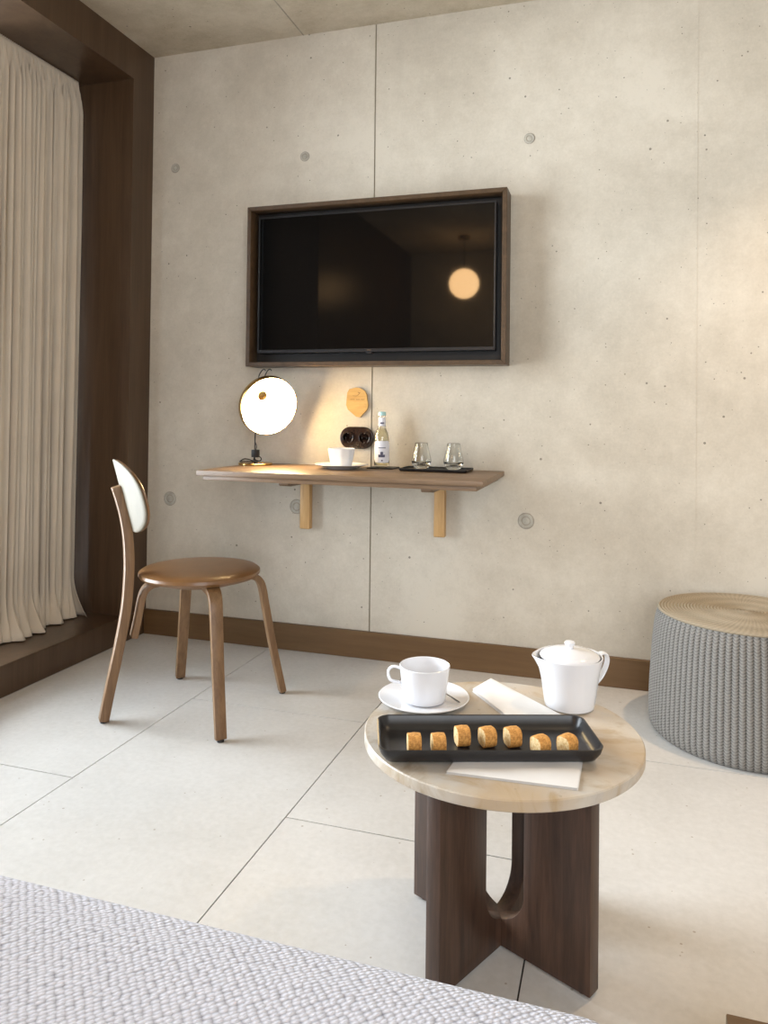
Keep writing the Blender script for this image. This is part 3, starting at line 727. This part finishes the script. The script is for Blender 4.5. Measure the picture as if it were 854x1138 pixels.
# ------------------------------------------------------------------ pouf
def make_pouf():
    c = Vector((2.335, -0.296, 0)); nr = 92
    t = thing('pouf', 'round ribbed grey knitted pouf by the wall, its top tinted by painted lamplight', 'pouf', c)
    def rib(a, r, z): return 0.0017*(2*abs(math.sin(a*nr/2))-1)
    side = [(0, 0.001), (0.262, 0.001), (0.273, 0.012), (0.2775, 0.04), (0.277, 0.09), (0.2745, 0.15), (0.271, 0.21), (0.267, 0.27), (0.2635, 0.305), (0.260, 0.330), (0.255, 0.352), (0.250, 0.366), (0.243, 0.368), (0, 0.366)]
    obj('side', lathe(bm_(), side, c, nr*8, mod=lambda a, r, z: rib(a, r, z) if 0.005 < z < 0.362 else 0.0), M['rope_side'], t)
    top = [(0, 0.366), (0.246, 0.366)]; n = 26
    pr = []
    for k in range(n+1):
        r = 0.248*(1-k/n); zz = 0.371+0.006*(1-(r/0.248)**2)
        pr.append((r+0.0047, zz-0.0014)); pr.append((max(r, 0.0), zz+0.0014))
    pr[-1] = (0, pr[-1][1])
    pr = [(0.0, 0.362), (0.247, 0.362), (0.2535, 0.3675)]+pr[1:]
    obj('top', lathe(bm_(), pr, c, 120), M['rope_top'], t)['label'] = 'spiral knit top with warm lamplight painted in'
make_pouf()

# ------------------------------------------------------------------ things on the wall shelf
def disc_tag(name, prof, c, m, label, cat, seg=56, group=None):
    return tag(obj(name, lathe(bm_(), prof, c, seg), m, None, c), label, cat, group)
cs = (0.957, -0.150, SHZ)
disc_tag('saucer', saucer_profile(0.102, 0.016), cs, M['white'], 'white saucer on the wall shelf, under the small fluted cup', 'saucer')
c2 = (0.957, -0.150, SHZ+0.0085)
def flute(a, r, z): return 0.0009*math.cos(a*10) if z > 0.004 and r > 0.02 else 0
tag(obj('cup', lathe(bm_(), cup_profile(0.040, 0.0520, 0.069), c2, 80, mod=flute), M['white'], None, c2), 'white fluted cup without handle on the wall shelf beside the bottle', 'cup')
# coaster + bottle
cb = Vector((1.096, -0.062, SHZ))
b = bm_(); loft(b, [[cb+Vector((p[0], p[1], z)) for p in rrect(0.052*k, 0.052*k, 0.006)] for k, z in ((0.98, 0.0), (1.0, 0.001), (1.0, 0.0035), (0.98, 0.0045))])
tag(obj('coaster', b, M['black'], None, cb), 'flat dark coaster under the bottle on the wall shelf', 'coaster')
def make_bottle():
    c = Vector((1.089, -0.062, SHZ+0.0046))
    t = thing('bottle', 'clear glass drink bottle with pale label and teal cap on the shelf', 'bottle', c)
    pr = [(0, 0.002), (0.022, 0.0), (0.0285, 0.004), (0.0295, 0.012), (0.0295, 0.106), (0.0285, 0.118), (0.0240, 0.135), (0.0170, 0.150), (0.0135, 0.162), (0.0125, 0.190), (0.0135, 0.194), (0.0135, 0.199), (0.0125, 0.203), (0.0105, 0.203), (0.0105, 0.165), (0.0145, 0.149), (0.0215, 0.133), (0.0262, 0.115), (0.0272, 0.1), (0.0272, 0.014), (0.024, 0.008), (0, 0.008)]
    obj('glass_body', lathe(bm_(), pr, c, 48), M['glass'], t)
    obj('drink', lathe(bm_(), [(0, 0.0082), (0.0238, 0.0083), (0.0268, 0.014), (0.0268, 0.1), (0.0258, 0.115), (0.0212, 0.1325), (0.0143, 0.148), (0, 0.148)], c, 48), M['water'], t)
    obj('cap', lathe(bm_(), [(0, 0.213), (0.0125, 0.2125), (0.0145, 0.209), (0.0148, 0.199), (0.0142, 0.198), (0, 0.204)], c, 36, mod=lambda a, r, z: 0.0004*math.cos(a*21) if z < 0.206 else 0), M['teal'], t)
    def patch(name, a0, a1, z0, z1, r, m, par, rnd=0.0):
        b = bm_(); n = 20; nz = 8; g = []
        for i in range(n+1):
            u = i/n; a = a0+(a1-a0)*u; e = max(0, abs(u-0.5)*2-0.62)/0.38; dz = rnd*(1-math.sqrt(max(0, 1-e*e)))
            g.append([[b.verts.new((c.x+(r+o)*math.cos(a), c.y+(r+o)*math.sin(a), c.z+z0+dz+(z1-z0-2*dz)*k/nz)) for k in range(nz+1)] for o in (0, 0.0003)])
        for i in range(n):
            for k in range(nz):
                for s in (0, 1): b.faces.new([g[i][s][k], g[i+1][s][k], g[i+1][s][k+1], g[i][s][k+1]]).smooth = True
            for k in (0, nz): b.faces.new([g[i][0][k], g[i+1][0][k], g[i+1][1][k], g[i][1][k]])
        for i in (0, n):
            for k in range(nz): b.faces.new([g[i][0][k], g[i][1][k], g[i][1][k+1], g[i][0][k+1]])
        return obj(name, b, m, par)
    fa = math.atan2(CAM.y-c.y, CAM.x-c.x)+0.05
    lb = patch('label', fa-1.25, fa+1.25, 0.018, 0.101, 0.0297, M['label'], t, 0.016)
    patch('label_emblem', fa-0.50, fa+0.36, 0.039, 0.049, 0.0301, M['ink'], lb)
    patch('label_emblem', fa-0.24, fa+0.12, 0.048, 0.060, 0.0301, M['ink'], lb, 0.004)
    patch('label_lettering', fa-0.52, fa+0.46, 0.0735, 0.0765, 0.0301, M['ink'], lb)
    patch('label_dot', fa-0.12, fa+0.08, 0.024, 0.029, 0.0301, M['ink'], lb)
    nk = patch('neck_label', fa-PI+0.02, fa+PI-0.02, 0.157, 0.190, 0.0139, M['label'], t)
    patch('neck_emblem', fa-0.7, fa+0.5, 0.166, 0.172, 0.0143, M['ink'], nk)
make_bottle()
# tray with two tumblers
trc = Vector((1.316, -0.105, SHZ+0.0003))
make_tray('drinks_tray', trc, Vector((1, 0, 0)), Vector((0, 1, 0)), 0.128, 0.070, 0.011, M['black'], 'flat black tray under two tumblers at the right end of the shelf', 0.006, 0.005, 0.003)
def make_glass(loc, label):
    z0 = 0
    pr = [(0, 0.0008), (0.017, 0.0), (0.022, 0.002), (0.031, 0.011), (0.0375, 0.026), (0.0370, 0.036), (0.0325, 0.056), (0.0270, 0.078), (0.0235, 0.0965), (0.0229, 0.0972), (0.0223, 0.0965), (0.0257, 0.078), (0.0312, 0.056), (0.0355, 0.036), (0.0355, 0.029), (0.0285, 0.022), (0.018, 0.0165), (0, 0.0155)]
    o = obj('tumbler', lathe(bm_(), pr, (0, 0, 0), 48), M['glass'], None, (0, 0, 0)); o.location = loc
    return tag(o, label, 'glass', 'tumblers on the black tray')
gz = trc.z+0.0053
g1 = make_glass((1.256, -0.098, gz), 'left empty tapered tumbler on the black tray, next to the bottle')
g2 = g1.copy(); COL.objects.link(g2); g2.location = (1.379, -0.098, gz); g2['label'] = 'right empty tapered tumbler on the black tray, by the shelf end'
# double socket
def make_socket():
    c = Vector((0.966, 0, 0.867)); hx, hz = 0.071, 0.044
    t = thing('wall_socket', 'glossy black double power socket on the concrete above the shelf', 'socket', (c.x, 0, c.z))
    def ring(k, y): return [Vector((c.x+p[0], y, c.z+p[1])) for p in rrect(hx*k if False else hx-(1-k)*hz, hz*k, hz*k*0.985, 10)]
    b = bm_(); loft(b, [ring(1, -0.0005), ring(1, -0.006), ring(0.95, -0.011), ring(0.85, -0.0125), ring(0.05, -0.0125)]); obj('cover_plate', b, M['bakelite'], t)
    for dx in (-0.0345, 0.0345):
        b = lathe(bm_(), [(0.0255, -0.001), (0.0255, 0.004), (0.0245, 0.0052), (0.0225, 0.0055), (0.0205, 0.0045), (0.0195, 0.0), (0, 0.0)], seg=40)
        bmesh.ops.transform(b, matrix=Matrix.Translation((c.x+dx, -0.0125, c.z)) @ Matrix.Rotation(PI/2, 4, 'X'), verts=b.verts[:]); w = obj('outlet', b, M['bakelite'], t)
        for sx in (-0.0095, 0.0095):
            b = lathe(bm_(), [(0, 0.0012), (0.0026, 0.0012), (0.003, 0.0), (0, 0)], seg=14)
            bmesh.ops.transform(b, matrix=Matrix.Translation((c.x+dx+sx, -0.0127, c.z)) @ Matrix.Rotation(PI/2, 4, 'X'), verts=b.verts[:]); obj('pin_hole', b, M['black'], w)
        for sz in (-0.0175, 0.0175):
            b = bm_(); box(b, (c.x+dx-0.002, -0.016, c.z+sz-0.0022), (c.x+dx+0.002, -0.0124, c.z+sz+0.0022), 0.0005, 1); obj('earth_clip', b, M['chrome'], w)
make_socket()
# wooden plaque (its code is left out)
def make_plaque():
    px = [(388.5, 432.5), (396, 430.6), (401.5, 431.5), (406, 434.8), (408.2, 439), (408.6, 444), (409.8, 450), (408.5, 455), (404, 460), (400.8, 464), (396, 463.2), (391.5, 459), (386.8, 455), (385, 450), (385.6, 443), (386.3, 436.5)]
    pts = []
    for x, y in px:
        d = fw + rt*((x-CX)/F) - up*((y-CY)/F); P = CAM+d*((-0.006-CAM.y)/d.y); pts.append((P.x, P.z))
    cx = sum(p[0] for p in pts)/len(pts); cz = sum(p[1] for p in pts)/len(pts)
    t = thing('wall_plaque', 'small pale wooden plaque with faceted outline above the socket', 'plaque', (cx, 0, cz))
    obj('board', prism(bm_(), pts, (0, -0.0042, 0), (1, 0, 0), (0, 0, 1), (0, 1, 0), 0.008, 0.0006, 1), M['plaque'], t)
    z = cz+0.032
    P = smooth_path([(cx-0.020, -0.0084, z-0.007), (cx-0.006, -0.0084, z-0.008), (cx+0.004, -0.0084, z-0.003), (cx+0.010, -0.0084, z+0.006), (cx+0.006, -0.0084, z+0.004), (cx+0.002, -0.0084, z+0.007)], 6)
    obj('engraved_sprig', tube(bm_(), P, 0.0009, 6), M['burnt'], t)
    for a, e in ((-0.030, -0.012), (-0.006, 0.010), (0.015, 0.029)):
        n = 12; P = [(cx+a+(e-a)*k/n, -0.0083, z-0.022+0.0016*math.sin(k*2.4)) for k in range(n+1)]
        obj('engraved_script', tube(bm_(), P, 0.0008, 6), M['burnt'], t)
make_plaque()

# ------------------------------------------------------------------ upholstered daybed in the foreground, plinth at the right
def make_daybed():
    x0, x1, y1, y0, z1, z0 = 0.30, 2.00, -2.185, -3.10, 0.505, 0.20
    t = thing('daybed', 'pale grey chunky-woven daybed across the bottom of the view', 'daybed', ((x0+x1)/2, (y0+y1)/2, 0))
    b = bm_(); c = Vector(((x0+x1)/2, (y0+y1)/2, 0)); hx, hy = (x1-x0)/2, (y1-y0)/2; R = 0.045
    loops = []
    def ring(k, z): return [c+Vector((p[0], p[1], z)) for p in rrect(hx-k, hy-k, max(0.06-k, 0.01), 8)]
    for z, k in ((z0, 0.02), (z0+0.006, 0.006), (z0+0.02, 0.0)): loops.append(ring(k, z))
    for q in range(1, 9):
        a = PI/2*q/8; loops.append(ring(R-R*math.cos(a), z1-R+R*math.sin(a)))
    for k in (0.07, 0.12, 0.2, 0.3): loops.append([c+Vector((p[0], p[1], z1+0.004)) for p in rrect(hx-k, hy-k, 0.02, 8)])
    loft(b, loops); obj('mattress', b, M['upholstery'], t)
    b = bm_(); box(b, (x0+0.06, y0+0.06, 0.05), (x1-0.06, y1-0.06, z0), 0.004, 1); obj('base', b, M['tableleg'], t)
    for sx in (x0+0.12, x1-0.12):
        for sy in (y0+0.12, y1-0.12): obj('foot', lathe(bm_(), [(0, 0), (0.02, 0), (0.026, 0.05), (0, 0.05)], (sx, sy, 0), 24), M['black'], t)
make_daybed()
b = bm_(); box(b, (2.117, -2.45, 0.0), (2.95, -1.622, 0.106), 0.002, 2)
tag(obj('plinth', b, M['skirting'], None, (2.5, -2.0, 0)), 'low brown wooden plinth whose corner shows at the bottom right', 'plinth')

# ------------------------------------------------------------------ globe lamps: one seen mirrored in the screen, one past the right edge
def globe_lamp(name, c, r, label, drop, wall=False, power=0):
    c = Vector(c); t = thing(name, label, 'lamp', c)
    obj('globe', lathe(bm_(), [(0, -r)]+[(r*math.sin(PI*k/24), -r*math.cos(PI*k/24)) for k in range(1, 24)]+[(0, r)], c, 48), M['globe'], t)
    if wall:
        obj('wall_arm', tube(bm_(), [c+Vector((0, r-0.004, 0)), Vector((c.x, -0.012, c.z))], 0.008, 12), M['brass'], t)
        b = lathe(bm_(), [(0, 0), (0.05, 0), (0.05, 0.012), (0, 0.014)], seg=32); bmesh.ops.transform(b, matrix=Matrix.Translation((c.x, -0.0005, c.z)) @ Matrix.Rotation(PI/2, 4, 'X'), verts=b.verts[:]); obj('wall_plate', b, M['brass'], t)
    else:
        obj('cable', tube(bm_(), [c+Vector((0, 0, r-0.003)), Vector((c.x, c.y, HC))], 0.003, 8), M['black'], t)
        obj('canopy', lathe(bm_(), [(0, HC-0.03), (0.05, HC-0.03), (0.055, HC-0.0005), (0, HC-0.0005)], (c.x, c.y, 0), 32), M['brass'], t)
globe_lamp('pendant_lamp', (0.66, -3.75, 2.10), 0.13, 'warm round pendant globe mirrored in the right of the television screen', True)
t = thing('downlight', 'small warm recessed ceiling downlight above the pouf, past the right edge', 'lamp', (DL.x, DL.y, HC))
obj('trim_ring', lathe(bm_(), [(0.038, HC-0.0005), (0.052, HC-0.0005), (0.053, HC-0.003), (0.050, HC-0.006), (0.040, HC-0.005), (0.038, HC-0.0005)], (DL.x, DL.y, 0), 40), M['black'], t)
obj('lens', lathe(bm_(), [(0, HC-0.0008), (0.038, HC-0.0008), (0.038, HC-0.002), (0, HC-0.002)], (DL.x, DL.y, 0), 32), M['diffuser'], t)
